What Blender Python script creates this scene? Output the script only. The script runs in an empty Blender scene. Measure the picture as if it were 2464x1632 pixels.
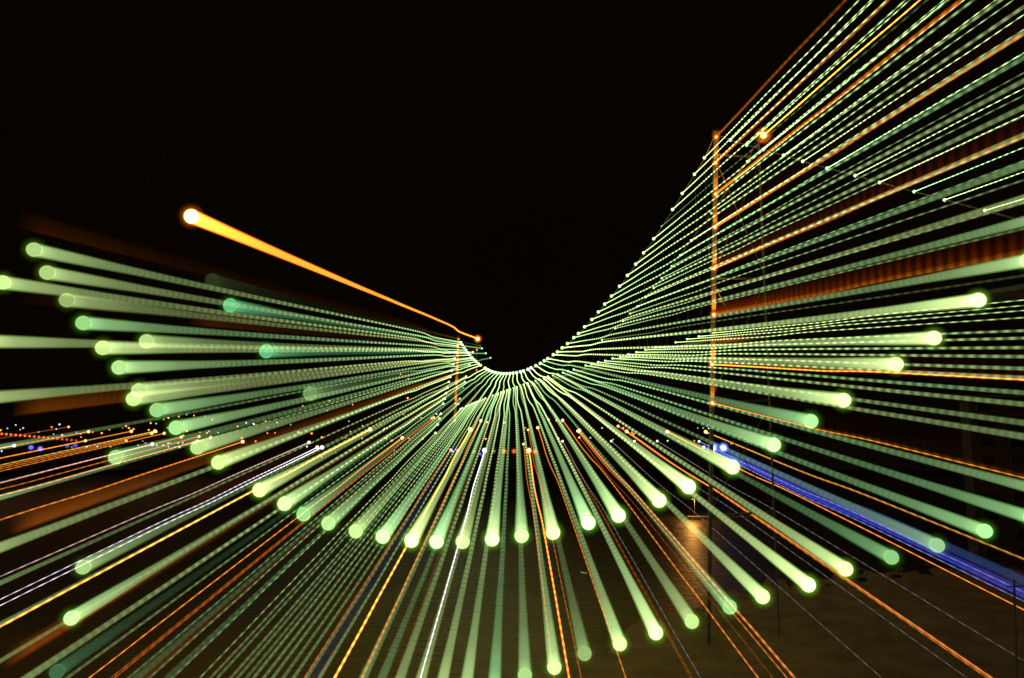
import bpy, math, random
import numpy as np
from mathutils import Vector
random.seed(7)
rng = np.random.default_rng(7)
S = bpy.context.scene
COL = S.collection

# ------------------------------------------------------------ camera
H = 50.0                       # camera height above the water
FPX = 1900.0                   # focal length in pixels of the 2464 px wide photograph
PITCH = math.atan(211.0 / FPX)
cam_d = bpy.data.cameras.new('camera')
cam = bpy.data.objects.new('camera', cam_d); COL.objects.link(cam)
cam.location = (0, 0, H)
cam.rotation_euler = (math.pi / 2 + PITCH, 0, 0)
cam_d.sensor_width = 36.0
cam_d.lens = 36.0 * FPX / 2464.0
cam_d.clip_start = 0.5; cam_d.clip_end = 20000
S.camera = cam
CP, SP = math.cos(PITCH), math.sin(PITCH)

def vec(X, Y, Z=1.0):
    """camera-frame direction (right, up, forward) as a world vector"""
    return np.array([X, Z * CP - Y * SP, Z * SP + Y * CP])
def ray(px, py):
    return vec((px - 1232.0) / FPX, (816.0 - py) / FPX)
def at(px, py, Z):
    return np.array([0, 0, H]) + Z * ray(px, py)

# ------------------------------------------------------------ world, night sky
w = bpy.data.worlds.new("World"); S.world = w; w.use_nodes = True
nt = w.node_tree; nt.nodes.clear()
out = nt.nodes.new('ShaderNodeOutputWorld'); bg = nt.nodes.new('ShaderNodeBackground')
noise = nt.nodes.new('ShaderNodeTexNoise'); noise.inputs['Scale'].default_value = 2.2; noise.inputs['Detail'].default_value = 3
tcw = nt.nodes.new('ShaderNodeTexCoord')
rmp = nt.nodes.new('ShaderNodeValToRGB')
rmp.color_ramp.elements[0].position = .35; rmp.color_ramp.elements[0].color = (.0016, .0008, .00005, 1)
rmp.color_ramp.elements[1].position = .75; rmp.color_ramp.elements[1].color = (.0032, .0014, .0002, 1)
nt.links.new(tcw.outputs['Generated'], noise.inputs['Vector']); nt.links.new(noise.outputs['Fac'], rmp.inputs['Fac'])
nt.links.new(rmp.outputs['Color'], bg.inputs['Color']); nt.links.new(bg.outputs['Background'], out.inputs['Surface'])
# faint warm city glow in place of moonlight
sun_d = bpy.data.lights.new('night_glow', 'SUN'); sun_d.energy = 0.22; sun_d.angle = math.radians(25); sun_d.color = (1, .58, .22)
sun = bpy.data.objects.new('night_glow', sun_d); COL.objects.link(sun); sun.rotation_euler = (math.radians(38), 0, math.radians(-25))
S.view_settings.view_transform = 'Standard'; S.view_settings.look = 'None'
S.view_settings.gamma = 1; S.view_settings.exposure = 0
try:
    S.cycles.transparent_max_bounces = 160
    S.cycles.max_bounces = 4
except Exception: pass

# ------------------------------------------------------------ helpers
def mat(name):
    m = bpy.data.materials.new(name); m.use_nodes = True
    return m, m.node_tree, m.node_tree.nodes['Principled BSDF']
def plain(name, c, rough=.7, metal=0, spec=.3, ns=None, c2=None):
    m, t, b = mat(name)
    b.inputs['Base Color'].default_value = (*c, 1); b.inputs['Roughness'].default_value = rough
    b.inputs['Metallic'].default_value = metal; b.inputs['Specular IOR Level'].default_value = spec
    if ns:
        n = t.nodes.new('ShaderNodeTexNoise'); n.inputs['Scale'].default_value = ns; n.inputs['Detail'].default_value = 8
        r = t.nodes.new('ShaderNodeValToRGB'); r.color_ramp.elements[0].position = .3; r.color_ramp.elements[1].position = .7
        r.color_ramp.elements[0].color = (*c, 1); r.color_ramp.elements[1].color = (*c2, 1)
        tc = t.nodes.new('ShaderNodeTexCoord')
        t.links.new(tc.outputs['Object'], n.inputs['Vector']); t.links.new(n.outputs['Fac'], r.inputs['Fac'])
        t.links.new(r.outputs['Color'], b.inputs['Base Color'])
    return m
def rough_ground(m, s1, s2, strength):
    t = m.node_tree; b = t.nodes['Principled BSDF']; r = [n for n in t.nodes if n.type == 'VALTORGB'][0]; n0 = [n for n in t.nodes if n.type == 'TEX_NOISE'][0]; tc = [n for n in t.nodes if n.type == 'TEX_COORD'][0]
    n1 = t.nodes.new('ShaderNodeTexNoise'); n1.inputs['Scale'].default_value = s2; n1.inputs['Detail'].default_value = 10; n1.inputs['Roughness'].default_value = .7; t.links.new(tc.outputs['Object'], n1.inputs['Vector'])
    a = t.nodes.new('ShaderNodeMix'); a.inputs[0].default_value = .5; t.links.new(n0.outputs['Fac'], a.inputs[2]); t.links.new(n1.outputs['Fac'], a.inputs[3]); t.links.new(a.outputs[0], r.inputs['Fac'])
    bp = t.nodes.new('ShaderNodeBump'); bp.inputs['Strength'].default_value = strength; bp.inputs['Distance'].default_value = .6; t.links.new(n1.outputs['Fac'], bp.inputs['Height']); t.links.new(bp.outputs['Normal'], b.inputs['Normal'])
def mesh(name, V, F, m=None, smooth=False):
    me = bpy.data.meshes.new(name); me.from_pydata([tuple(map(float, v)) for v in V], [], F); me.update()
    if m: me.materials.append(m)
    if smooth: me.polygons.foreach_set('use_smooth', [True] * len(me.polygons))
    return me
def obj(name, me, parent=None, loc=(0, 0, 0)):
    o = bpy.data.objects.new(name, me); COL.objects.link(o); o.location = tuple(map(float, loc))
    if parent is not None: o.parent = parent
    return o
def tag(o, label=None, cat=None, group=None, kind=None):
    if label: o['label'] = label
    if cat: o['category'] = cat
    if group: o['group'] = group
    if kind: o['kind'] = kind
    return o
class MB:
    def __init__(s): s.V, s.F = [], []
    def box(s, a, b):
        n = len(s.V); x0, y0, z0 = a; x1, y1, z1 = b
        s.V += [(x0, y0, z0), (x1, y0, z0), (x1, y1, z0), (x0, y1, z0), (x0, y0, z1), (x1, y0, z1), (x1, y1, z1), (x0, y1, z1)]
        s.F += [[n + i for i in f] for f in ((0, 3, 2, 1), (4, 5, 6, 7), (0, 1, 5, 4), (1, 2, 6, 5), (2, 3, 7, 6), (3, 0, 4, 7))]
    def hexa(s, bot, top):
        n = len(s.V); s.V += [tuple(p) for p in bot] + [tuple(p) for p in top]
        s.F += [[n + i for i in f] for f in ((0, 3, 2, 1), (4, 5, 6, 7), (0, 1, 5, 4), (1, 2, 6, 5), (2, 3, 7, 6), (3, 0, 4, 7))]
    def tube(s, P, r, n=6):
        P = [np.array(p, float) for p in P]; b = len(s.V)
        for i, p in enumerate(P):
            d = P[min(i + 1, len(P) - 1)] - P[max(i - 1, 0)]; d /= np.linalg.norm(d)
            u = np.cross(d, [0, 0, 1.0]);
            if np.linalg.norm(u) < .05: u = np.cross(d, [1.0, 0, 0])
            u /= np.linalg.norm(u); v = np.cross(u, d)
            rr = r[i] if hasattr(r, '__len__') else r
            for k in range(n):
                a = 2 * math.pi * k / n; s.V.append(tuple(p + rr * (math.cos(a) * u + math.sin(a) * v)))
        for i in range(len(P) - 1):
            for k in range(n):
                k2 = (k + 1) % n
                s.F.append([b + i * n + k, b + i * n + k2, b + (i + 1) * n + k2, b + (i + 1) * n + k])
        s.F.append([b + k for k in range(n)][::-1]); s.F.append([b + (len(P) - 1) * n + k for k in range(n)])
    def build(s, name, m, parent=None, loc=(0, 0, 0), smooth=False):
        V = [tuple(np.array(v) - np.array(loc)) for v in s.V] if parent is None else s.V
        return obj(name, mesh(name, V, s.F, m, smooth), parent, loc if parent is None else (0, 0, 0))

# ------------------------------------------------------------ glowing material (light added to what lies behind it)
def glow_mat(name, kind):
    m = bpy.data.materials.new(name); m.use_nodes = True; t = m.node_tree; t.nodes.clear(); L = t.links.new; N = t.nodes.new
    def vm(op, a=None, b=None, val=False):
        n = N('ShaderNodeVectorMath'); n.operation = op
        if a is not None: L(a, n.inputs[0])
        if b is not None: L(b, n.inputs[3 if op == 'SCALE' and False else 1])
        return n
    def ma(op, a, b=None, bv=None, clamp=False):
        n = N('ShaderNodeMath'); n.operation = op; n.use_clamp = clamp
        L(a, n.inputs[0])
        if b is not None: L(b, n.inputs[1])
        if bv is not None: n.inputs[1].default_value = bv
        return n.outputs[0]
    geo = N('ShaderNodeNewGeometry'); oi = N('ShaderNodeObjectInfo')
    if kind == 'tube':
        ax = N('ShaderNodeAttribute'); ax.attribute_name = 'axis'
        def perp(v):
            d = vm('DOT_PRODUCT', v, ax.outputs['Vector'])
            s = N('ShaderNodeVectorMath'); s.operation = 'SCALE'; L(ax.outputs['Vector'], s.inputs[0]); L(d.outputs['Value'], s.inputs['Scale'])
            r = vm('SUBTRACT', v, s.outputs['Vector']); n = vm('NORMALIZE', r.outputs['Vector']); return n.outputs['Vector']
        u = vm('DOT_PRODUCT', perp(geo.outputs['Normal']), perp(geo.outputs['Incoming'])).outputs['Value']
        g = N('ShaderNodeAttribute'); g.attribute_name = 'glow'; glow = g.outputs['Fac']
    else:
        u = vm('DOT_PRODUCT', geo.outputs['Normal'], geo.outputs['Incoming']).outputs['Value']; glow = None
    u = ma('ABSOLUTE', u)
    r = N('ShaderNodeValToRGB'); r.color_ramp.interpolation = 'EASE'
    e = r.color_ramp.elements
    if kind == 'dot': stops = ((0, 0), (.6, .12), (1, 1))
    elif kind == 'halo': stops = ((0, 0), (.35, .012), (.6, .12), (.82, .5), (1, .7))
    elif kind == 'globe': stops = ((0, 0), (.4, .14), (.55, .9), (.62, 1), (.8, .88), (1, .92))
    else: stops = ((0, 0), (.32, .06), (.58, .42), (.82, .95), (1, 1.0))
    e[0].position = stops[0][0]; e[0].color = (stops[0][1],) * 3 + (1,)
    e[1].position = stops[-1][0]; e[1].color = (stops[-1][1],) * 3 + (1,)
    for p, v in stops[1:-1]:
        q = e.new(p); q.color = (v, v, v, 1)
    L(u, r.inputs['Fac'])
    prof = r.outputs['Color']
    front = ma('SUBTRACT', geo.outputs['Backfacing'], bv=1); front = ma('ABSOLUTE', front)
    st = ma('MULTIPLY', prof, front)
    if glow is not None: st = ma('MULTIPLY', st, glow)
    st = ma('MULTIPLY', st, oi.outputs['Alpha'])
    st = ma('MULTIPLY', st, bv=10.0)
    # the rim of every lamp glow is deeper in hue than its core
    edge = N('ShaderNodeVectorMath'); edge.operation = 'MULTIPLY'; L(oi.outputs['Color'], edge.inputs[0]); L(oi.outputs['Color'], edge.inputs[1])
    mx = N('ShaderNodeMix'); mx.data_type = 'RGBA'
    L(prof, mx.inputs[0]); L(edge.outputs['Vector'], mx.inputs[6]); L(oi.outputs['Color'], mx.inputs[7])
    em = N('ShaderNodeEmission'); L(mx.outputs[2], em.inputs['Color']); L(st, em.inputs['Strength'])
    tr = N('ShaderNodeBsdfTransparent'); ad = N('ShaderNodeAddShader'); o = N('ShaderNodeOutputMaterial')
    L(em.outputs[0], ad.inputs[0]); L(tr.outputs[0], ad.inputs[1]); L(ad.outputs[0], o.inputs['Surface'])
    m.cycles.emission_sampling = 'NONE'
    return m
M_TUBE = glow_mat('trail_glow', 'tube'); M_TRAIL_END = glow_mat('trail_end_glow', 'globe'); M_DOT = glow_mat('lamp_bulb', 'dot'); M_HALO = glow_mat('lamp_halo', 'halo')

# ------------------------------------------------------------ zoom exposure trails modelled as glowing tubes, one shape shared by every light streak
FMAX = 9.32
CX, CY = 1232.0, 851.0
D = ray(CX, CY)
jx_t = ([1, 1.12, 1.25, 1.37, 1.5, 1.69, 2, 2.5, 3.3, 3.6, 4.4, 5.2, 6, 7.5, 9.32], [0, .2, -1.5, -2.7, -1.4, 1.8, 2.3, 2.5, 1.5, 2.4, 1.5, 1.6, .6, -1, -3])
jy_t = ([1, 1.3, 1.45, 1.58, 1.7, 1.85, 2.5, 3.3, 5, 7, 9.32], [0, .5, 1.0, 1.5, -2.2, -3.4, -3.4, -2.4, -.5, 0, 0])
def smooth_interp(tab):
    fs = np.linspace(1, FMAX, 2000)
    lf = np.log(fs); y = np.interp(lf, np.log(tab[0]), tab[1])
    k = np.hanning(61); k /= k.sum()
    yp = np.concatenate([np.full(30, y[0]), y, np.full(30, y[-1])])
    y2 = np.convolve(yp, k, 'valid'); blend = np.clip((lf - 0) / .12, 0, 1)
    y2 = y * (1 - blend) + y2 * blend
    return lambda f: np.interp(f, fs, y2)
JX, JY = smooth_interp(jx_t), smooth_interp(jy_t)
step_t = ([1, 1.2, 1.5, 2, 3, 4, 6, 7.5, 8.5, 9.0, 9.32], [.007, .015, .03, .05, .085, .105, .13, .12, .05, .025, .02])
_f = np.linspace(1, FMAX, 40000)
_ph = np.concatenate([[0], np.cumsum((_f[1] - _f[0]) / np.interp(_f[1:], *step_t))])
def make_streak(name, rpx, amp, env, fmax=FMAX, nseg=8, nside=10, tall=0.0, mat_=None):
    """unit-distance streak; rpx(f) radius in photo pixels, env(f) brightness, amp(f) depth of the mains flicker"""
    pmax = np.interp(fmax, _f, _ph)
    ph = np.arange(0, pmax, 1.0 / nseg)
    f = np.append(np.interp(ph, _ph, _f), fmax); ph = np.append(ph, pmax)
    jx, jy = JX(f), JY(f)
    cen = np.outer(-(1 - 1 / f), D) + np.outer(jx / FPX / f, vec(1, 0, 0)) + np.outer(-jy / FPX / f, vec(0, 1, 0))
    tan = np.gradient(cen, axis=0); tan /= np.linalg.norm(tan, axis=1)[:, None]
    U = np.cross(tan, np.array([0, 0, 1.0])); U /= np.linalg.norm(U, axis=1)[:, None]
    Vv = np.cross(U, tan)
    r = rpx(f) / FPX / f
    a = np.arange(nside) * 2 * math.pi / nside
    ca, sa = np.cos(a), np.sin(a)
    hh = tall / FPX                       # a tall section for floodlit uprights: grows upward from the lamp
    ru = r[:, None] * ca; rv = (r[:, None] + hh * .5) * sa + hh * .5
    V = cen[:, None, :] + ru[..., None] * U[:, None, :] + rv[..., None] * Vv[:, None, :]
    n, k = V.shape[:2]
    pulse = (.5 + .5 * np.cos(2 * math.pi * ph)) ** 1.3
    A = amp(f)
    glow = env(f) * (1 - A + A * pulse * 1.5)
    G = np.repeat(glow[:, None], nside, 1)
    if tall: G = G * (1.0 - np.clip((sa + 1) * .5, 0, 1))[None, :] ** (3.6 if tall > 6 else .8)
    i = np.arange(n - 1)[:, None] * nside; j = np.arange(nside)[None, :]; j2 = (j + 1) % nside
    F = np.stack([i + j, i + nside + j, i + nside + j2, i + j2], -1).reshape(-1, 4)
    me = bpy.data.meshes.new(name)
    me.vertices.add(n * nside); me.vertices.foreach_set('co', V.reshape(-1).astype(np.float32))
    me.loops.add(F.size); me.loops.foreach_set('vertex_index', F.reshape(-1).astype(np.int32))
    me.polygons.add(len(F)); me.polygons.foreach_set('loop_start', np.arange(0, F.size, 4, dtype=np.int32))
    me.polygons.foreach_set('use_smooth', np.ones(len(F), bool))
    me.update(calc_edges=True)
    at_ = me.attributes.new('glow', 'FLOAT', 'POINT'); at_.data.foreach_set('value', G.reshape(-1).astype(np.float32))
    at2 = me.attributes.new('axis', 'FLOAT_VECTOR', 'POINT'); at2.data.foreach_set('vector', np.repeat(tan[:, None, :], nside, 1).reshape(-1).astype(np.float32))
    me.materials.append(mat_ or M_TUBE); me.validate()
    return me
def tabf(x, y): return lambda f: np.interp(f, x, y)
R_MAIN = lambda f: 1.12 * np.interp(f, [1, 1.5, 2, 3, 5, 6, 7.5, 8.5, 9, 9.32], [1.0, 1.25, 1.7, 2.8, 5.6, 7.2, 10.4, 14.4, 16.2, 17])
ENV = tabf([1, 1.3, 1.8, 2.5, 3.5, 5, 6.5, 8, 9, 9.32], [.8, .56, .37, .21, .11, .066, .052, .082, .16, .25])
AMP = tabf([1, 1.05, 1.2, 3.5, 5, 6.5, 7.5, 8.3, 9.32], [.2, .5, .86, .75, .45, .25, .12, .03, 0])
ST = {}
ST['green'] = make_streak('trail_glow', R_MAIN, AMP, ENV)
ST['fine'] = make_streak('trail_glow', lambda f: .5 * R_MAIN(f) + .3, AMP, lambda f: ENV(f) * 1.2)
ST['orange'] = make_streak('trail_glow', lambda f: 1.7 + 5.5 * ((f - 1) / 8.32) ** 1.0, tabf([1, 1.2, 2, 6], [.1, .35, .5, .5]), tabf([1, 1.5, 3, 6, 9.32], [.4, .26, .2, .17, .16]))
ST['beacon'] = make_streak('trail_glow', lambda f: 2.2 + 17.5 * ((f - 1) / 8.32) ** 1.8, tabf([1, 9], [0.05, 0.05]), tabf([1, 2, 4, 7, 8.5, 9.32], [.34, .2, .16, .2, .32, .6]))
ST['thin'] = make_streak('trail_glow', lambda f: 1.3 + 1.9 * ((f - 1) / 8.32) ** .9, tabf([1, 1.2, 2, 6], [.2, .4, .5, .5]), tabf([1, 1.5, 3, 9.32], [.4, .26, .2, .18]), nseg=5, nside=8)
ST['broad'] = make_streak('trail_glow', lambda f: 7 + 22 * ((f - 1) / 4), tabf([1, 9], [.05, .05]), tabf([1, 2, 4, 9.32], [.11, .06, .05, .04]), nseg=4)
ST['tower'] = make_streak('trail_glow', lambda f: 3.0 + 10 * ((f - 1) / 8.32), tabf([1, 1.3, 2, 6], [.1, .4, .7, .5]), tabf([1, 1.15, 1.6, 3, 9.32], [.16, .1, .07, .035, .02]), tall=44, nside=20)
ST['tower_low'] = make_streak('trail_glow', lambda f: 2.4 + 12 * ((f - 1) / 8.32), tabf([1, 1.3, 2, 6], [.1, .35, .5, .3]), tabf([1, 1.15, 1.6, 3, 9.32], [.3, .2, .13, .08, .04]), tall=3, nside=14)
ST['tower_far'] = make_streak('trail_glow', lambda f: 2.0 + 12 * ((f - 1) / 8.32), tabf([1, 9], [.1, .1]), tabf([1, 1.3, 2.5, 5, 6.5, 7.8, 8.8, 9.32], [.05, .03, .01, .009, .012, .022, .028, 0]), tall=2.6, nside=16)
ST['hair'] = make_streak('trail_glow', lambda f: 1.1 + 1.0 * ((f - 1) / 8.32), tabf([1, 1.2, 2, 6], [.2, .6, .6, .6]), tabf([1, 1.5, 3, 9.32], [.3, .16, .12, .12]), nseg=5, nside=8)

def sphere(name, m, seg=24, rings=16):
    V, F = [], []
    for i in range(rings + 1):
        th = math.pi * i / rings
        for j in range(seg):
            a = 2 * math.pi * j / seg; V.append((math.sin(th) * math.cos(a), math.sin(th) * math.sin(a), math.cos(th)))
    for i in range(rings):
        for j in range(seg):
            F.append([i * seg + j, (i + 1) * seg + j, (i + 1) * seg + (j + 1) % seg, i * seg + (j + 1) % seg])
    return mesh(name, V, F, m, True)
SPH_TRAIL_END = sphere('trail_end', M_TRAIL_END); SPH_DOT = sphere('bulb', M_DOT); SPH_HALO = sphere('glow', M_HALO)

def exit_f(px, py):
    fs = np.linspace(1, FMAX, 300)
    x = CX + fs * (px - CX); y = CY + fs * (py - CY)
    ok = (x > -40) & (x < 2504) & (y > -40) & (y < 1680)
    return fs[ok][-1] if ok.any() else 1.0
def depth_for(px, py, Z):
    """keep the streak above the water as far as it is in sight"""
    fs = np.linspace(1, exit_f(px, py), 100)
    y = CY + fs * (py - CY)
    drop = ((y - 1027) / FPX / fs).max()
    return min(Z, .93 * H / max(drop, 1e-6))
def bridge_depth(px, off=0.0):
    m = (px - 1232.0) / FPX
    return (83.7 + off) / (m + .2074)
count = [0]
YG = (.65, .86, .31); MINT = (.37, .80, .32); OR = (1.0, .30, .03); DOR = (1, .22, .02); WH = (.95, .88, 1.0); YE = (1, .55, .10); BLUE = (.07, .09, .8); TEAL = (.17, .62, .28)
def streak(px, py, kind='green', color=YG, gain=1.0, ball=None, dot=3.6, dotgain=1.0, Z=None, label='', cat='light streak', group=None, name='light_streak', ballcol=None):
    Z = bridge_depth(px) if Z is None else Z
    Z = depth_for(px, py, Z)
    L = at(px, py, Z)
    e = bpy.data.objects.new(name, None); COL.objects.link(e); e.location = tuple(L); e.empty_display_size = 1
    tag(e, label, cat, group)
    if kind:
        t = obj('trail_glow', ST[kind], e); t.scale = (Z, Z, Z); t.color = (*color, gain * .42)
        t['label'] = ''; del t['label']
    b = obj('lamp', SPH_DOT, e); r = dot / FPX * Z; b.scale = (r, r, r); b.color = (*[min(1, c * 1.05 + .12) for c in color], .5 * dotgain)
    if ball is not None and kind:
        g = obj('trail_end', SPH_TRAIL_END, e)  # glowing sphere for the bright end of the trail, no lamp there
        f = FMAX; o = -(1 - 1 / f) * D + JX(f) / FPX / f * vec(1, 0, 0) - JY(f) / FPX / f * vec(0, 1, 0)
        g.location = tuple(float(v) for v in o * Z); rr = 19.4 / FPX * Z / f
        g.scale = (rr,) * 3; g.color = (*(ballcol or color), ball * .1)
        h = obj('glow', SPH_HALO, e); h.location = g.location; h.scale = (rr * 1.75,) * 3; h.color = (*[c * q for c, q in zip(color, (.8, 1, .3))], min(.05, .012 * ball))
    return e

# ------------------------------------------------------------ the lamps, read off the photograph where each streak begins
def c1(l): return [(1000 + x / 5.92, 760 + y / 5.92) for x, y in l]
def t3(l): return [(1300 + x / 3.92, 480 + y / 3.92) for x, y in l]
def t5(l): return [(1650 + x / 2.909, y / 2.909) for x, y in l]
def t6(l): return [(600 + x / 3.82, 860 + y / 3.82) for x, y in l]
def t7(l): return [(1200 + x / 3.82, 860 + y / 3.82) for x, y in l]
def t0(l): return [(x / 3.82, 860 + y / 3.82) for x, y in l]
ORD = ['first', 'second', 'third', 'fourth', 'fifth', 'sixth', 'seventh', 'eighth', 'ninth', 'tenth', 'eleventh', 'twelfth', 'thirteenth', 'fourteenth', 'fifteenth', 'sixteenth', 'seventeenth', 'eighteenth', 'nineteenth', 'twentieth',
       'twenty-first', 'twenty-second', 'twenty-third', 'twenty-fourth', 'twenty-fifth', 'twenty-sixth', 'twenty-seventh', 'twenty-eighth', 'twenty-ninth', 'thirtieth', 'thirty-first', 'thirty-second', 'thirty-third', 'thirty-fourth', 'thirty-fifth']
def nth(k):
    if k < 19: return ORD[k]
    n = k + 1; t_, u_ = divmod(n, 10); tens = {2: 'twent', 3: 'thirt', 4: 'fort', 5: 'fift', 6: 'sixt'}[t_]
    return tens + ('ieth' if u_ == 0 else 'y-' + ORD[u_ - 1])
def mixc(k): return tuple(MINT[i] * (1 - k) + YG[i] * k for i in range(3))

# main cable of the near side, lowest point at index 8 of 'right'
left_cab = c1([(927, 705), (895, 682), (862, 652), (833, 625), (805, 595), (775, 560), (750, 530), (720, 492), (695, 457), (665, 415), (645, 380)])
hue_l = [1, .8, .3, .25, .8, .45, .95, .2, .9, .9, .75]
gain_l = [1.15, .95, 1.05, .85, .85, 1.05, 1.05, .85, .55, .75, .8]
mid_cab = c1([(990, 747), (1028, 768), (1057, 784), (1095, 798), (1137, 810), (1178, 818), (1222, 824), (1260, 826), (1300, 826), (1345, 822), (1390, 817), (1438, 812), (1492, 797), (1538, 786), (1600, 763), (1645, 742), (1712, 712), (1775, 678), (1832, 642), (1882, 610), (1962, 555), (2020, 515), (2088, 457)])
hue_m = [1, .6, 0, .5, .8, .25, .95, .2, .85, .6, .5, .8, .3, .55, .9, .9, .8, .35, .1, .85, .95, .9, .85]
gain_m = [1.2, 1.2, .7, .75, .8, 1.45, 2.0, 1.7, .95, 1.8, 1.25, 1.6, 2.1, 2.0, 1.9, 2.4, 1.8, 1.35, .95, 1.6, 1.5, 1.6, 2.0]
up_cab = t3([(257, 1360), (317, 1304), (360, 1265), (418, 1202), (487, 1133), (548, 1062), (608, 988), (672, 912), (748, 819), (822, 717), (900, 611), (975, 504), (1070, 372), (1145, 254), (1248, 95)]) + [(1641.6, 465.5), (1671, 419.5), (1694.8, 380)]
for i, (p, hu, g) in enumerate(zip(left_cab, hue_l, gain_l)):
    streak(*p, color=mixc(hu), gain=g, ball=1.05 * g, label=f"green light streak from the {ORD[i]} cable lamp above the gap at the far tower", group='streaks from the main cable lamps')
lw = 10
for i, (p, hu, g) in enumerate(zip(mid_cab, hue_m, gain_m)):
    if i < lw: s = f"{ORD[lw - i - 1]} left of the cable's lowest lamp"
    elif i == lw: s = "the lamp at the cable's lowest point"
    else: s = f"{ORD[i - lw - 1]} right of the cable's lowest lamp"
    streak(*p, color=mixc(hu), gain=g, ball=1.5 * g, dot=4.2, dotgain=1.2, label=f"pale green light streak ending in a round glow, {s}", group='streaks from the main cable lamps')
hue_u = [.6, .35, .95, .4, .9, .6, .8, .2, .8, 1, .9, .6, .7, .2, .8, .7, .8, .7]
for i, p in enumerate(up_cab):
    g = .12 if i == 13 else 1.0
    streak(*p, color=mixc(hue_u[i]), gain=g, ball=None if i else 1.6, dot=4.2 if g > .5 else 2.5, dotgain=1.2 if g > .5 else .35, Z=bridge_depth(p[0]),
           label=f"beaded green light streak from the {ORD[i]} lamp up the steep right cable", group='streaks from the main cable lamps')
# cable of the far side
back = t3([(583, 1325), (707, 1217), (780, 1147), (848, 1077), (918, 1009), (993, 922), (1070, 835), (1145, 744), (1240, 630), (1320, 527), (1423, 387), (1615, 130)]) + t5([(348, 1255), (430, 1130)])
gb = [.15, .4, .45, .5, .55, .7, .55, .5, .35, .6, .8, .8, .7, .8]
for i, p in enumerate(back):
    streak(*p, kind='fine', color=mixc([.9, 1, 1, .5, .3, .8, .7, .4, .3, .2, .5, .7, .6, .6][i]), gain=gb[i], dot=3.2, dotgain=max(.4, gb[i]), Z=bridge_depth(p[0], 6),
           label=f"thin beaded streak from the {ORD[i]} lamp, counted upward, of the fainter second cable", group='streaks from the second cable lamps')
# side span beyond the near tower
side = [(1757.6, 336.9), (1796.8, 348.9), (1836.7, 359.9), (1885.5, 374), (1931.9, 388.4), (1990.3, 405), (2058, 422.8), (2116.5, 439.3), (2200, 461.3), (2272.9, 481.3), (2370, 506.8)]
for i, p in enumerate(side):
    streak(*p, kind='fine', color=mixc([.7, .5, .5, .8, .8, .5, .8, .7, .1, .7, .8][i]), gain=1.15, dot=4.4, dotgain=1.4, Z=bridge_depth(p[0]),
           label=f"sharp white-green streak from the {ORD[i]} lamp right of the orange tower's top", group='streaks from the side span lamps')
# roadway lamps, from the near tower down to the far one
road = t3([(1615, 1262), (1495, 1293), (1385, 1319), (1277, 1349), (1082, 1396), (992, 1418), (907, 1442), (830, 1462), (752, 1485), (682, 1500), (612, 1522), (545, 1535), (483, 1556), (428, 1567)]) + \
    c1([(2253, 766), (2170, 790), (2098, 810), (2025, 832), (1955, 850), (1885, 868), (1828, 892), (1758, 910), (1708, 926), (1650, 948), (1595, 965), (1540, 982), (1486, 997), (1440, 1018), (1395, 1030), (1348, 1050), (1303, 1062), (1260, 1080), (1220, 1092), (1178, 1110), (1140, 1124), (1100, 1137),
        (995, 1177), (960, 1192), (925, 1205), (895, 1217), (865, 1228), (835, 1242), (805, 1252), (778, 1266), (748, 1278), (722, 1290), (668, 1315), (642, 1325)])
N14 = len(road)
gr = [.9, .85, .9, .9, .85, 1, 1, .95, 1.0, 1.15, .9, .95, .8, .9] + [.95, .8, .9, .5, .55, 1.5, 2.1, 1.5, .65, .75, 1.8, 1.15, .4, 1.1, .6, .7, 1.0, 1.05, .9, .85, .45, .7, .7, .55, .6, .5, .65, .6, .65, .45, .5, .55, .5, .45]
hr = [.9, .9, .8, .8, .7, .8, .7, .8, .7, .8, .4, .8, .7, .8, .3, .1, .15, .4, 0, .9, .9, .8, .0, .8, .7, .75, .6, .6, .4, 0, .6, .8, .95, .7, .3, .3, .8, .5, .6, .7, .2, .9, .6, .2, .4, .4, .2, .8]
for i, p in enumerate(road):
    ky = 'fine' if i < 4 or i >= 36 else 'green'
    q = (p[0], p[1])
    a = f"the {ORD[i]} roadway lamp left of the near tower" if i < 25 else f"the {ORD[N14 - 1 - i]} roadway lamp right of the far tower"
    streak(*q, kind=ky, color=mixc(hr[i]), gain=gr[i], ball=1.5 * gr[i] if 14 <= i <= 35 else None, dot=3.2, dotgain=min(.8, gr[i] * .6), Z=bridge_depth(p[0]),
           label=f"green light streak sweeping outward from {a}", group='streaks from the roadway lamps')
# column of lamps down the far side span
lc = c1([(597, 430), (578, 520), (557, 608), (537, 692), (517, 780), (495, 872), (475, 942), (455, 1025), (435, 1103), (415, 1180), (395, 1252), (360, 1395), (340, 1462)]) + t6([(1732, 617), (1712, 695)])
gl = [.8, .8, .75, .4, .6, 1.0, .5, .55, .5, 1.0, .55, .45, .5, .5, .5]
hl = [.9, .95, 1, .5, .4, .9, .7, .8, .9, .9, .7, .4, .4, .6, .7]
for i, p in enumerate(lc):
    streak(*p, kind='green' if gl[i] > .7 else 'fine', color=mixc(hl[i]), gain=gl[i], ball=1.2 if i == 0 else None, dot=3.2, dotgain=.8, Z=600,
           label=f"green streak running left from the {ORD[i]} lamp down the column beyond the far tower", group='streaks from the far side span lamps')
extra = c1([(945, 465), (1000, 535), (1067, 600), (918, 427), (817, 520), (797, 608), (770, 697), (720, 865), (702, 943), (680, 1025), (632, 1180), (612, 1255)])
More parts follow.
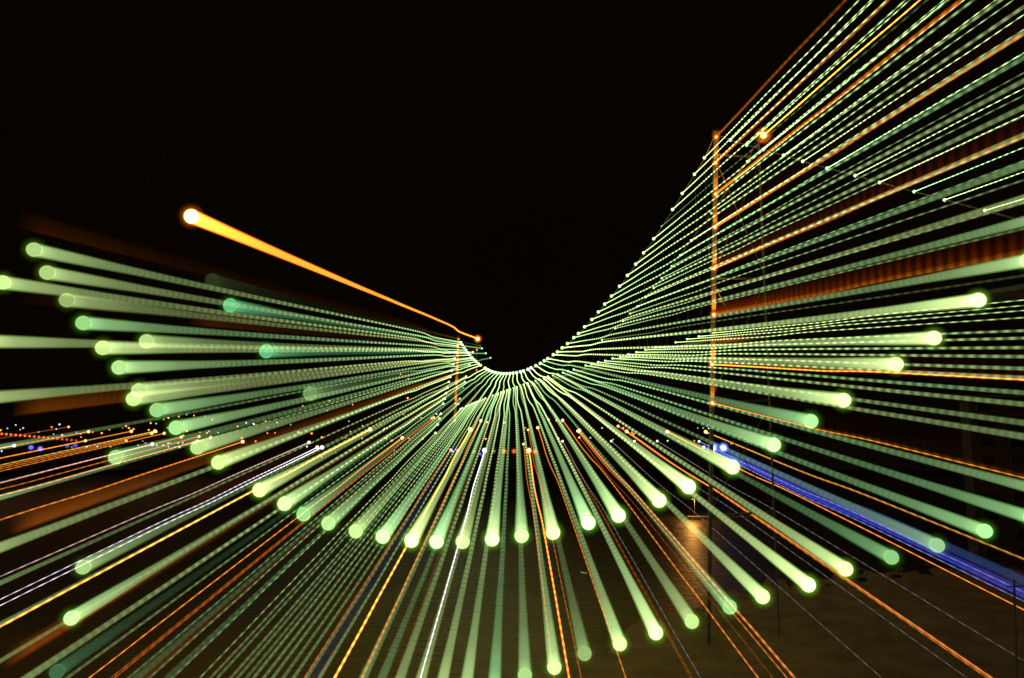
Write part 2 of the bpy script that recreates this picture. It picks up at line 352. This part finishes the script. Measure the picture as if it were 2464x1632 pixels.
names = ['teal green streak above the fan, ending in the mint disc', 'teal streak ending just left of the far tower, second mint disc', 'faint wide green streak ending in a dim disc in the left fan', 'very faint green smudge above the left fan',
         'pale green streak hidden in the left fan with a dim disc', 'olive green streak with its disc touching the disc below', 'olive streak ending over the orange harbour lights', 'dull green streak ending beside two white lines',
         'mint green streak ending in the lowest left disc', 'deep green streak leaving at the bottom left corner', 'dark green streak behind the far tower foot', 'dark mint streak under the far tower foot']
ge = [.6, .6, .25, .03, .6, .8, .6, .55, .95, .16, .3, .35]; he = [.0, .0, .5, .4, .8, .8, .4, .7, .35, .0, .3, .2]
for p, g, h_, nme in zip(extra, ge, he, names):
    streak(*p, color=TEAL if h_ == 0 else mixc(h_), gain=g, ball=1.5 * g, dot=3, dotgain=g, Z=480, label=nme, group='streaks from the second cable lamps')

# sodium beacons
def halo(e, Z, r, color, g):
    o = obj('glow', SPH_HALO, e); o.scale = (r / FPX * Z,) * 3; o.color = (*color, g)
e = streak(1149.6, 815.6, kind='beacon', color=(1, .30, .025), gain=2.4, ball=5, ballcol=(1, .66, .22), dot=5.5, dotgain=3, Z=600, label='thick glowing orange streak ending in a white-hot ball, upper left', cat='light streak', name='beacon_streak')
halo(e, 600, 12, OR, .12)
e = streak(1837.3, 325.9, kind='orange', color=(1, .40, .03), gain=3.6, dot=9, dotgain=2.6, Z=182, label='brightest orange streak shooting to the top edge from the beacon on the near tower', name='beacon_streak')
halo(e, 182, 24, OR, .08)

# tower floodlights
ft = [(1723.5, 330), (1722, 392), (1722, 467.5), (1720.5, 547), (1718.6, 646), (1717.6, 757), (1713, 877), (1713.5, 969.5)]
pos = ['top', 'second from top', 'third from top', 'fourth from top', 'fourth from bottom', 'third from bottom', 'second from bottom', 'lowest']
def up_light(e, energy, w_, r):
    ld = bpy.data.lights.new('floodlight', 'SPOT'); ld.energy = energy; ld.color = (1, .27, .02); ld.shadow_soft_size = .15; ld.spot_size = math.radians(120); ld.spot_blend = .6
    lo = bpy.data.objects.new('floodlight', ld); COL.objects.link(lo); lo.parent = e; lo.location = (0.1, -w_, -r); lo.rotation_euler = (math.radians(180 - 8), 0, 0)
for i, (x, y) in enumerate(ft):
    e = streak(x, y, kind='tower_low', color=(1, .27, .015), gain=[.35, .8, 1.6, 1.3, .9, .35, .8, .25][i], dot=5.0, dotgain=[.5, 1.0, 1.1, 1.0, 1.2, 1.2, 1.8, 1.0][i], Z=180, label=f'wide orange glow band from the {pos[i]} floodlight of the near tower', cat='light streak', group='floodlights of the near tower', name='floodlight_streak')
    if i:
        t = obj('trail_glow', ST['tower'], e); t.scale = (180,) * 3; t.color = (1, .14, .004, [0, .0, .01, .02, .09, .2, .03, .012][i])
    if i == 6 or i == 7:
        t = obj('trail_glow', ST['thin'], e); t.scale = (180,) * 3; t.color = (1, .36, .03, [1.0, .4][i - 6])
    halo(e, 180, 12, (1, .3, .02), .05)
    up_light(e, [900, 3500, 4200, 4200, 5200, 6000, 6000, 3500][i], 1.8, .2)
fl = c1([(611, 337), (606, 452), (604, 628), (598, 812), (587, 1022), (572, 1250), (560, 1492)]) + c1([(875, 487), (870, 775), (930, 1495)])
posf = ['topmost', 'second', 'third', 'fourth', 'fifth', 'sixth', 'lowest']
for i, (x, y) in enumerate(fl):
    lab = f'dull orange glow band from the {posf[i]} floodlight of the far tower' if i < 7 else ['rust orange smear above the left fan beside the far tower', 'rust orange smear crossing under the far tower', 'thin rust smear below the far tower'][i - 7]
    g_ = [.2, .06, 1.2, 2.2, 2.3, 1.8, .6, .3, .25, .1][i]
    e = streak(x, y, kind='tower_far', color=(1, .24, .01), gain=g_, dot=3.0, dotgain=[.4, .1, .5, .6, .7, .7, .6, .4, .25, .5][i], Z=600, label=lab, group='floodlights of the far tower', name='floodlight_streak')
    Z = e.children[0].scale[0]
    o_ = -(1 - 1 / FMAX) * D + JX(FMAX) / FPX / FMAX * vec(1, 0, 0); rr = 24 / FPX * Z / FMAX
    h = obj('trail_end', SPH_HALO, e); h.location = tuple(float(v) for v in o_ * Z + np.array([0, 0, rr * .4])); h.scale = (rr, rr, rr * 2.2); h.color = (1, .25, .01, .09 * g_ ** .6)
    if i < 7: up_light(e, [5000, 1500, 13000, 15000, 15000, 15000, 7000][i], 3, .5)

# orange, white and blue lamps along the waterline
harb = [
 (890.6, 1033.3, 'orange', (1, .45, .05), 2.4, 5.5, 'bright amber streak from the big lamp left of the fan, leaving at the left edge'),
 (967.8, 1053.7, 'thin', OR, 1.6, 4.5, 'orange streak crossing a mint disc in the lower left'),
 (1131.9, 1033.6, 'orange', (1, .45, .05), 2.8, 6, 'bold golden streak leaving at the bottom edge left of centre'),
 (1157, 1012.6, 'orange', OR, .7, 4.2, 'orange streak between two pale green balls left of centre'),
 (1166, 1083.8, 'thin', WH, 2.0, 6, 'brilliant white streak running to the bottom edge'),
 (743.5, 1064.7, 'thin', (1, .7, .6), .8, 4, 'pinkish thin streak, uppermost of the white lines at left'),
 (763.6, 1076.8, 'hair', WH, 2.8, 4.5, 'upper one of the close pair of white streaks at left'),
 (774.9, 1076.8, 'hair', WH, 3.4, 5, 'lower one of the close pair of white streaks at left'),
 (1088, 1085.6, 'broad', (.04, .05, .3), .18, 5, 'dark blue streak between green ones in the lower left fan'),
 (1084, 1082, 'thin', DOR, .8, 2.5, 'thin red-orange streak beside the dark blue one'),
 (1043.7, 1004.5, 'thin', DOR, .6, 3.5, 'upper dull red streak at lower left'),
 (1039, 1007, 'thin', DOR, .5, 3, 'lower dull red streak at lower left'),
 (1172.5, 1016, 'hair', DOR, .6, 2.5, 'faint red streak beside the white one'),
 (1259.7, 1068.9, 'thin', DOR, .8, 3.6, 'reddish thin streak just left of the bright orange streak at centre'),
 (1272.5, 1084.3, 'orange', OR, 2.6, 7, 'bright orange beaded streak just right of centre'),
 (1270.7, 1034.6, 'thin', OR, .5, 3.2, 'thin orange streak passing behind a pale ball right of centre'),
 (1294.2, 1029.4, 'thin', OR, 1.1, 4.5, 'orange streak curving down to the bottom edge right of centre'),
 (1319.9, 1009.7, 'hair', DOR, .65, 3, 'faint rust streak, first right of the centre balls'),
 (1353.7, 1011.8, 'thin', OR, 1.3, 4.2, 'orange streak fifth from centre at the bottom right'),
 (1393.2, 1036.7, 'orange', (1, .30, .06), .9, 6, 'double orange streak beside the dark green one at lower right'),
 (1389.5, 1037.5, 'thin', OR, .9, 3, 'twin of the double orange streak at lower right'),
 (1393.7, 1053, 'hair', DOR, .6, 2.6, 'faint rust streak left of the dark green one'),
 (1343.5, 1055, 'hair', DOR, .6, 2.6, 'dim brown streak beside the thin grey line'),
 (1353.7, 1062, 'hair', (.5, .5, .5), .8, 3.2, 'thin grey streak left of the middle of the right fan'),
 (1470.9, 1061.6, 'hair', (.6, .6, .55), .5, 3.2, 'first thin grey streak on the right shore'),
 (1526.7, 1062, 'hair', (.6, .6, .55), .5, 3.2, 'second thin grey streak on the right shore'),
 (1581.4, 1061.6, 'hair', (.55, .55, .6), .55, 3.2, 'third thin grey streak on the right shore'),
 (1487.4, 1025.7, 'thin', OR, .8, 3.8, 'upper orange streak of the lower right group of three'),
 (1507.6, 1038, 'orange', (1, .28, .06), .65, 5, 'widest orange streak of the lower right group of three'),
 (1510.5, 1040, 'thin', OR, .7, 2.6, 'faint companion under the widest orange streak at lower right'),
 (1605.2, 1038.8, 'thin', OR, 1.1, 4.5, 'orange streak running under the blue band'),
 (1608.5, 1040.5, 'thin', OR, .8, 3, 'second orange line under the blue band'),
 (1697.9, 1039.3, 'thin', YE, .8, 4.6, 'upper amber streak above the blue band'),
 (1701, 1041.5, 'thin', OR, .5, 3, 'lower amber streak above the blue band'),
 (1682.2, 1062.4, 'thin', (.5, .5, .8), .5, 3.5, 'pale thin streak along the top of the blue band'),
 (1693.5, 1076, 'thin', (.4, .45, 1), .6, 4, 'light blue thin streak inside the blue band'),
 (1715.2, 1078.6, 'broad', BLUE, 1.0, 9, 'broad blue streak from the left blue lamp'),
 (1740.6, 1078.6, 'broad', (.07, .14, .42), .8, 9, 'broad grey-blue streak from the right blue lamp'),
 (1717, 1083, 'orange', (.08, .1, 1), .25, 4, 'vivid blue core line of the blue band'),
 (583.8, 1063, 'orange', OR, .75, 5.2, 'long orange streak under the green discs at the far left'),
 (213, 1039, 'thin', OR, 1.1, 4.5, 'highest orange streak of the left shore'),
 (205.5, 1060.8, 'thin', OR, .9, 4.2, 'orange streak above the blue lamps at the left shore'),
 (303.7, 1060.4, 'thin', OR, .7, 3.6, 'orange streak right of the red string of lamps'),
 (316, 1038, 'thin', OR, 1.2, 4.6, 'orange streak from the lamp left of the bright pair'),
 (365, 1043, 'orange', OR, .7, 5, 'brightest orange streak of the left shore'),
 (373, 1038, 'thin', YE, 1.2, 5, 'amber streak from the upper lamp of the bright pair'),
 (395, 1043, 'thin', OR, 1.0, 4.4, 'orange streak right of the bright pair'),
 (436, 1052, 'thin', OR, 1.0, 4.2, 'orange streak left of the pale green disc at the shore'),
 (479, 1050.6, 'thin', OR, .9, 4, 'orange streak beside the teal disc at left shore'),
 (507, 1053, 'thin', (1, .45, .15), 1.1, 4.2, 'rightmost of the orange streaks packed at the left shore'),
 (475, 1061, 'thin', (1, .4, .15), .8, 3.6, 'pale orange streak lowest in the left shore pack'),
 (366.5, 1069, 'thin', (1, .75, .8), .8, 4.8, 'pinkish white streak below the orange pack at left'),
 (34, 1072.6, 'thin', WH, .8, 4.4, 'short white streak at the very left edge'),
 (165, 1027.5, 'thin', OR, .25, 3.6, 'short faint orange streak high on the left hill'),
]
for x, y, k, c, g, d, lab in harb:
    Z = 800 if x < 520 else 420
    gg = g * (1.0 if k != 'broad' else 1.1)
    streak(x, y, kind=k, color=c, gain=gg * (.6 if x < 520 else 1) * (.75 if k == 'thin' and x > 600 and c != WH else .6 if k == 'hair' else 1), dot=d, dotgain=min(2.2, .8 + g) * (.6 if x < 520 else 1), Z=Z, label=lab, group='lamp streaks from the harbour shore')

# small shore lamps without a streak
def lampdot(x, y, r, c, g, Z, label, group, cat='lamp', name='shore_lamp'):
    o = obj(name, SPH_DOT, None, at(x, y, Z)); o.scale = (r / FPX * Z,) * 3; o.color = (*c, g); tag(o, label, cat, group); return o
wl = t0([(68, 653), (145, 622), (185, 665), (213, 650), (355, 687), (547, 617), (518, 660), (493, 706), (572, 715), (705, 690), (740, 705), (1128, 650), (1435, 610), (1715, 527), (1885, 543), (2262, 603), (2335, 615), (1312, 770), (1338, 790), (15, 862), (660, 825), (798, 822), (895, 820), (1017, 822), (1270, 808), (1440, 810), (1500, 808), (1565, 787), (1637, 790), (1680, 787), (1548, 823), (1607, 825), (1650, 825), (1795, 792), (2005, 693), (1920, 682), (1540, 647), (1545, 790)]) + \
     t6([(35, 610), (170, 645), (255, 600), (380, 620), (915, 588), (1040, 630), (715, 490), (1585, 365), (1720, 520), (665, 918), (530, 822), (1335, 858), (1240, 655)]) + t7([(655, 45), (950, 650), (1553, 768), (1830, 652), (1880, 650), (1930, 655), (2290, 775), (1655, 772), (1052, 755), (843, 740)])
ol = t0([(475, 642), (852, 688), (935, 697), (1005, 665), (1158, 632), (1185, 650), (1228, 660), (1367, 668), (1385, 605), (1505, 572), (1548, 557), (1643, 545), (1783, 535), (1952, 573), (2185, 635), (1902, 695), (1838, 690), (1685, 720), (1440, 685), (745, 733), (1718, 677), (2222, 742), (5, 670), (2350, 773)]) + \
     t6([(150, 590), (490, 448), (738, 400), (950, 435), (1390, 155), (1460, 197), (1455, 375), (1205, 622), (930, 683), (883, 738), (1035, 745), (1260, 745), (1310, 765), (1468, 745), (1595, 748), (665, 735), (573, 700), (450, 688), (235, 695), (165, 697), (795, 878), (1580, 558), (2187, 597), (2172, 750), (2345, 600), (1420, 525)]) + t7([(50, 600), (243, 650), (530, 580), (1225, 690), (1145, 650), (1798, 768), (1718, 795), (2137, 795), (1945, 785), (1240, 705)])
wl.sort(); ol.sort()
for k, (x, y) in enumerate(wl): lampdot(x, y, rng.uniform(1.6, 2.8), (.8, .9, 1), rng.uniform(.05, .22), 820, f'tiny cold white shore lamp, {nth(k)} of its kind counted from the left edge', 'white shore lamps')
for k, (x, y) in enumerate(ol): lampdot(x, y, rng.uniform(2, 3.2), (1, .38, .08), rng.uniform(.1, .4), 820, f'tiny orange shore lamp, {nth(k)} of its kind counted from the left edge', 'orange shore lamps')
for k in range(17):
    x = 4 + k * 11.2; lampdot(x, 1044 + .075 * x + .00008 * x * x, 4.2, (1, .2, .03), .17 - .007 * k, 760, f'red-orange lamp in the string at the left edge, {ORD[k]} from the edge', 'red string of lamps at the left shore')
for x, y, r, c, g, l in [(74.6, 1077, 8, (.2, .22, 1), .12, 'violet blue blurred lamp at the left shore, left one of the pair'), (96.8, 1080, 8, (.3, .25, 1), .14, 'violet blue blurred lamp at the left shore, right one of the pair'),
                         (162, 1073, 7, (.2, .2, .9), .05, 'dim blue lamp right of the violet pair, first'), (181, 1072, 8, (.2, .2, .9), .05, 'dim blue lamp right of the violet pair, second'),
                         (1715.2, 1077, 15, (.3, .38, 1), .22, 'bright blue-white lamp at the right shore, left of the pair'), (1740.6, 1077, 14, (.3, .38, 1), .2, 'bright blue-white lamp at the right shore, right of the pair'),
                         (1100.5, 1084, 6, (.5, .4, .9), .1, 'lilac lamp at the water line left of centre'), (1156, 1093, 6, (.1, .12, .9), .12, 'blue lamp beside the brilliant white one'), (1141, 1087, 6, (.6, .5, .3), .06, 'pale blurred lamp left of the brilliant white one'), (1188, 1086, 6, (.7, .4, .2), .06, 'pale peach lamp right of the brilliant white one'),
                         (1213, 1086, 8, (1, .3, .05), .09, 'orange blurred lamp at the water line near centre, first'), (1237, 1086, 8, (1, .25, .04), .08, 'orange blurred lamp at the water line near centre, second'), (1287, 1087, 8, (1, .3, .08), .08, 'orange blurred lamp at the water line near centre, third')]:
    lampdot(x, y, r, c, g, 560, l, 'coloured lamps at the water line')

# ------------------------------------------------------------ the suspension bridge
M_STEEL = plain('painted_steel', (.16, .15, .13), .6, .1, .3, 1.5, (.11, .10, .09)); M_ROAD = plain('deck_concrete', (.10, .10, .095), .85)
br = bpy.data.objects.new('suspension_bridge', None); COL.objects.link(br)
tag(br, 'tall suspension bridge across the dark water, its towers lit orange', 'bridge')
def pt(px, py, Z): return at(px, py, Z)
def leg_at(pxt, pyt, pxb, pyb, Z, wt, wb):
    top = pt(pxt, pyt, Z); bot = pt(pxb, pyb, Z)
    k = (top[2] - 0) / (top[2] - bot[2]); base = top + (bot - top) * k; base[2] = -1
    def sq(c, w_): return [(c[0] - w_, c[1] - w_, c[2]), (c[0] + w_, c[1] - w_, c[2]), (c[0] + w_, c[1] + w_, c[2]), (c[0] - w_, c[1] + w_, c[2])]
    m = MB(); m.hexa(sq(base, wb), sq(top, wt)); return m, top, base
def tower(ax, ay, bx, by, axb, bxb, yb, Z, wt, wb):
    p = obj('tower', None, br)
    m, ta, ba = leg_at(ax, ay, axb, yb, Z, wt, wb); m.box((ta[0] - wt * 1.6, ta[1] - wt * 1.6, ta[2]), (ta[0] + wt * 1.6, ta[1] + wt * 1.6, ta[2] + wt * .9))
    for sx in (-1, 0, 1): m.tube([(ta[0] + sx * wt, ta[1], ta[2] + wt * .8), (ta[0] + sx * wt * 1.4, ta[1], ta[2] + wt * 3)], wt * .12)
    m.build('leg', M_STEEL, p)
    m, tb, bb = leg_at(bx, by, bxb, yb, Z * 1.03, wt * .45, wb * .45); m.box((tb[0] - wt * 1.6, tb[1] - wt * 1.6, tb[2]), (tb[0] + wt * 1.6, tb[1] + wt * 1.6, tb[2] + wt * .9)); m.build('leg', M_STEEL, p)
    for k in (.04, .28, .52, .74):
        a = ta + (ba - ta) * k; b = tb + (bb - tb) * k; m = MB(); m.tube([a, b], wt * .55, 4); m.build('cross_beam', M_STEEL, p)
    for k0, k1 in ((.05, .27), (.29, .51), (.53, .73)):
        m = MB(); m.tube([ta + (ba - ta) * k0, tb + (bb - tb) * k1], wt * .2, 4); m.tube([tb + (bb - tb) * k0, ta + (ba - ta) * k1], wt * .2, 4); m.build('cross_brace', M_STEEL, p)
    return ta, tb
def obj(name, me, parent=None, loc=(0, 0, 0)):
    o = bpy.data.objects.new(name, me); COL.objects.link(o); o.location = tuple(map(float, loc))
    if parent is not None: o.parent = parent
    return o
ta, tb = tower(1722.5, 322, 1825, 330, 1713, 1852, 975, 181.5, .5, .36)
tower(1103, 815, 1147, 822, 1093, 1141, 1060, 603, .85, 1.1)
def line(pts, off, name, r, dz=0):
    P = [pt(x, y, bridge_depth(x, off)) for x, y in pts]; P = [p - np.array([0, 0, dz]) for p in P]
    m = MB(); m.tube(P, r, 6); m.build(name, M_STEEL, br, smooth=True); return P
front = left_cab[::-1] + mid_cab + up_cab
P1 = line([(x, y + 2) for x, y in front] + [(1722, 322), (1757.6, 337)] + side[1:] + [(2520, 548)], 0, 'main_cable', .12)
P2 = line(back + [(1825, 330)], 6, 'main_cable', .12)
rp = sorted(road, key=lambda q: -q[0]); RP = [pt(x, y, bridge_depth(x)) for x, y in rp]
RP = [pt(2700, 620, bridge_depth(2700))] + RP
m = MB()
for i in range(len(RP) - 1):
    a, b = RP[i], RP[i + 1]
    def sec(c): return [(c[0], c[1], c[2] - 1.0), (c[0] + 9, c[1] + 1.5, c[2] - 1.0), (c[0] + 9, c[1] + 1.5, c[2] - 1.6), (c[0], c[1], c[2] - 1.6)]
    m.hexa(sec(b), sec(a))
m.build('deck', M_ROAD, br)
rx = np.array([p[0] for p in RP[::-1]]); ry = np.array([p[1] for p in RP[::-1]]); rz = np.array([p[2] for p in RP[::-1]])
for i, p in enumerate(P1[12:52]):
    o_ = np.argsort(ry); zz = np.interp(p[1], ry[o_], rz[o_]); xx = np.interp(p[1], ry[o_], rx[o_])
    if p[2] - zz > 2:
        m = MB(); m.tube([p, (xx, p[1], zz - 1)], .035, 4); m.build('hanger', M_STEEL, br)

# ------------------------------------------------------------ water, shore, hills
wm, t, b = mat('night_water')
b.inputs['Roughness'].default_value = .42; b.inputs['Specular IOR Level'].default_value = .2
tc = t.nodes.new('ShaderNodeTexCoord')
# muddy brown near the beach, dark farther out: uneven night lighting painted into the colour
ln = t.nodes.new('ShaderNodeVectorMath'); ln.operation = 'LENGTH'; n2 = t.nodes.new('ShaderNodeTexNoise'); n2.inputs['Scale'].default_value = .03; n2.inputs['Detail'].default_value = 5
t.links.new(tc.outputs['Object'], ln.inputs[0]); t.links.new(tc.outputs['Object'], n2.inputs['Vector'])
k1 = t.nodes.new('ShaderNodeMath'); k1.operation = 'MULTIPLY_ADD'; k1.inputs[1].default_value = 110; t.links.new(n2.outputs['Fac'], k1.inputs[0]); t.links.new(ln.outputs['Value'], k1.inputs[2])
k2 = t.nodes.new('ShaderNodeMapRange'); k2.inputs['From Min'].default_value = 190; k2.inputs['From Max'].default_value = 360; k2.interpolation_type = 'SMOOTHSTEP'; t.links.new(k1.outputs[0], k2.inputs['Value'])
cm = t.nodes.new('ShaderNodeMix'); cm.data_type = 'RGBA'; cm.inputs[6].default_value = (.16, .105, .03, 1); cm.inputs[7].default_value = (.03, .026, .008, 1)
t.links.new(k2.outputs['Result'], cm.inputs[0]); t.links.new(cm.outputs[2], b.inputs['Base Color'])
mp = t.nodes.new('ShaderNodeMapping'); mp.inputs['Scale'].default_value = (.12, .45, 1)
nz = t.nodes.new('ShaderNodeTexNoise'); nz.inputs['Scale'].default_value = 1; nz.inputs['Detail'].default_value = 6
bp = t.nodes.new('ShaderNodeBump'); bp.inputs['Strength'].default_value = 1.0; bp.inputs['Distance'].default_value = 2.5
t.links.new(tc.outputs['Object'], mp.inputs['Vector']); t.links.new(mp.outputs['Vector'], nz.inputs['Vector']); t.links.new(nz.outputs['Fac'], bp.inputs['Height']); t.links.new(bp.outputs['Normal'], b.inputs['Normal'])
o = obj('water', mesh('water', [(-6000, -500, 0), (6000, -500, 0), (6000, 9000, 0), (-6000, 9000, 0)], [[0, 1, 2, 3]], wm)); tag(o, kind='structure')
gm = plain('shore_ground', (.09, .06, .03), .9, 0, .2, .12, (.30, .2, .10))
rough_ground(gm, .1, 1.3, .8)
# near shore: beach with an uneven edge, from the bottom centre to the right
def shore():
    V, F = [], []; nx, ny = 120, 50
    for j in range(ny):
        for i in range(nx):
            u = i / (nx - 1); v = j / (ny - 1)
            x = -60 + 560 * u; edge = 162 + 8 * math.sin(x * .05) + 3 * math.sin(x * .21 + 1) + min(130, max(0, x - 2) * 1.45)
            y = 20 + (edge - 20) * v
            z = -.5 + 3.0 * (1 - v) ** .6 + .35 * math.sin(x * .5 + y * .3) * math.sin(y * .41) + random.uniform(-.05, .05)
            if v < .02: z = 3
            V.append((x, y, z))
    for j in range(ny - 1):
        for i in range(nx - 1):
            a = j * nx + i; F.append([a, a + 1, a + nx + 1, a + nx])
    return mesh('shore', V, F, gm, True)
tag(obj('shore', shore()), kind='structure')
hm = plain('dark_hill', (.035, .035, .02), .95, 0, .1, .02, (.06, .05, .03))
def hills():
    V, F = [], []; nx, ny = 160, 14
    for j in range(ny):
        for i in range(nx):
            x = -2600 + 5200 * i / (nx - 1); y = 860 + 110 * j
            v = j / (ny - 1)
            h = (30 + 10 * math.sin(x * .004 + 1) + 7 * math.sin(x * .011)) * math.sin(math.pi * min(1, v * .9 + .02)) ** .7 + (14 if x < 0 else 0) * v
            V.append((x, y, -1 + h + random.uniform(-1, 1) * (v > 0)))
    for j in range(ny - 1):
        for i in range(nx - 1):
            a = j * nx + i; F.append([a, a + 1, a + nx + 1, a + nx])
    return mesh('hills', V, F, hm, True)
tag(obj('hills', hills()), kind='structure')

# added orange lamp, put in to light the ripples on the water
def added_lamp_post(px, py, Z, E, label, hgt=9):
    base = at(px, py, Z); base[2] = 1.5; base[0] += 0
    e = bpy.data.objects.new('added_lamp', None); COL.objects.link(e); e.location = tuple(base); tag(e, label, 'added lamp')
    m = MB(); m.tube([(0, 0, 0), (0, 0, hgt)], [.14, .08], 8); m.tube([(0, 0, hgt), (-.6, 0, hgt + .35), (-1.5, 0, hgt + .4)], .06, 6); m.build('pole', M_STEEL, e)
    m = MB(); m.box((-2.1, -.15, hgt + .3), (-1.4, .15, hgt + .45)); m.build('lamp_head', M_STEEL, e)
    ld = bpy.data.lights.new('added_lamp_light', 'POINT'); ld.energy = E; ld.color = (1, .42, .08); ld.shadow_soft_size = .15
    lo = bpy.data.objects.new('added_lamp_light', ld); COL.objects.link(lo); lo.parent = e; lo.location = (-1.75, 0, hgt + .1)
    return e

# small pale dinghy on the water
bo = bpy.data.objects.new('dinghy', None); COL.objects.link(bo); q = ray(1404, 1382); Zb = H / -q[2]; bo.location = (q[0] * Zb, q[1] * Zb, .05); bo.rotation_euler = (0, 0, math.radians(115))
tag(bo, 'small pale dinghy lying on the water below the fan of streaks', 'boat')
V, F = [], []; n = 12; prof = [(-1.5, .45), (-1, .7), (0, .8), (1, .6), (1.7, .25), (2.0, .03)]
for x, w_ in prof:
    for a in range(7):
        th = math.pi * a / 6; V.append((x, w_ * math.cos(th), .55 - .5 * math.sin(th)))
for i in range(len(prof) - 1):
    for a in range(6): k = i * 7 + a; F.append([k, k + 1, k + 8, k + 7])
F.append([0, 1, 2, 3, 4, 5, 6])
M_HULL = plain('pale_hull', (.75, .62, .5), .5)
h = obj('hull', mesh('hull', V, F, M_HULL, True), bo); md = h.modifiers.new('s', 'SOLIDIFY'); md.thickness = .06
for xx in (-.8, .5):
    m = MB(); m.box((xx - .15, -.7, .38), (xx + .15, .7, .43)); m.build('thwart', M_HULL, bo)

# building and utility pole at the right edge
bz = 290
def building(px0, px1, ytop, Z, label, wallc, rows, cols, depth=14):
    a = at(px0, ytop, Z); b_ = at(px1, ytop, Z); hgt = a[2]
    e = bpy.data.objects.new('waterfront_building', None); COL.objects.link(e); e.location = (a[0], a[1], 0); tag(e, label, 'building')
    W = b_[0] - a[0]
    wmat = plain('wall_render', wallc, .9, 0, .2, .8, tuple(c * .75 for c in wallc)); m = MB(); m.box((0, 0, -1), (W, depth, hgt)); m.build('wall', wmat, e)
    m = MB(); m.box((-.4, -.4, hgt), (W + .4, depth + .4, hgt + .5)); m.build('roof', M_ROAD, e)
    gl_ = plain('dark_glass', (.02, .02, .025), .15, 0, .5)
    cw = W / cols; rh = (hgt - 2) / rows
    for r in range(rows):
        for c in range(cols):
            x0 = c * cw + cw * .25; z0 = 2 + r * rh + rh * .2
            m = MB(); m.box((x0, -.12, z0), (x0 + cw * .5, .02, z0 + rh * .55)); fr = m.build('window', M_STEEL, e)
            m = MB(); m.box((x0 + .1, -.16, z0 + .1), (x0 + cw * .5 - .1, -.125, z0 + rh * .55 - .1)); m.build('pane', gl_, fr)
    return e
building(2330, 2700, 955, bz, 'dim plastered waterfront building at the right edge behind the streaks', (.06, .042, .03), 9, 5, 6)
up = bpy.data.objects.new('utility_pole', None); COL.objects.link(up); pb = at(2405, 1632, 60); up.location = (pb[0], pb[1], 0); tag(up, 'leaning dark pole with a stay wire in the bottom right corner', 'pole')
tp = at(2440, 1395, 60) - np.array([pb[0], pb[1], 0]); tp2 = at(2330, 1220, 60) - np.array([pb[0], pb[1], 0])
m = MB(); m.tube([(0, 0, 0), tuple(tp)], .09, 8); m.build('pole', M_ROAD, up)
m = MB(); m.tube([tuple(tp - np.array([.6, 0, .5])), tuple(tp + np.array([.6, 0, -.5]))], .05, 6); m.build('cross_arm', M_ROAD, up)

jt = bpy.data.objects.new('added_jetty', None); COL.objects.link(jt); jp = at(1672, 1232, 430); jt.location = (jp[0], jp[1], 0); tag(jt, 'added dark platform under the added lamp, below the blue lamps of the right shore', 'added_jetty')  # added platform, there only to carry the added ripple lamp
m = MB(); m.box((-4, -2, 1.2), (30, 2, 1.5)); m.build('deck', M_ROAD, jt)
for k in range(6):
    for yy in (-1.7, 1.7):
        m = MB(); m.tube([(-3 + k * 6, yy, -1), (-3 + k * 6, yy, 1.2)], .18, 6); m.build('pile', M_ROAD, jt)
added_lamp_post(1672, 1232, 430, 22000, 'added orange lamp below the blue lamps, put in to light the ripples')
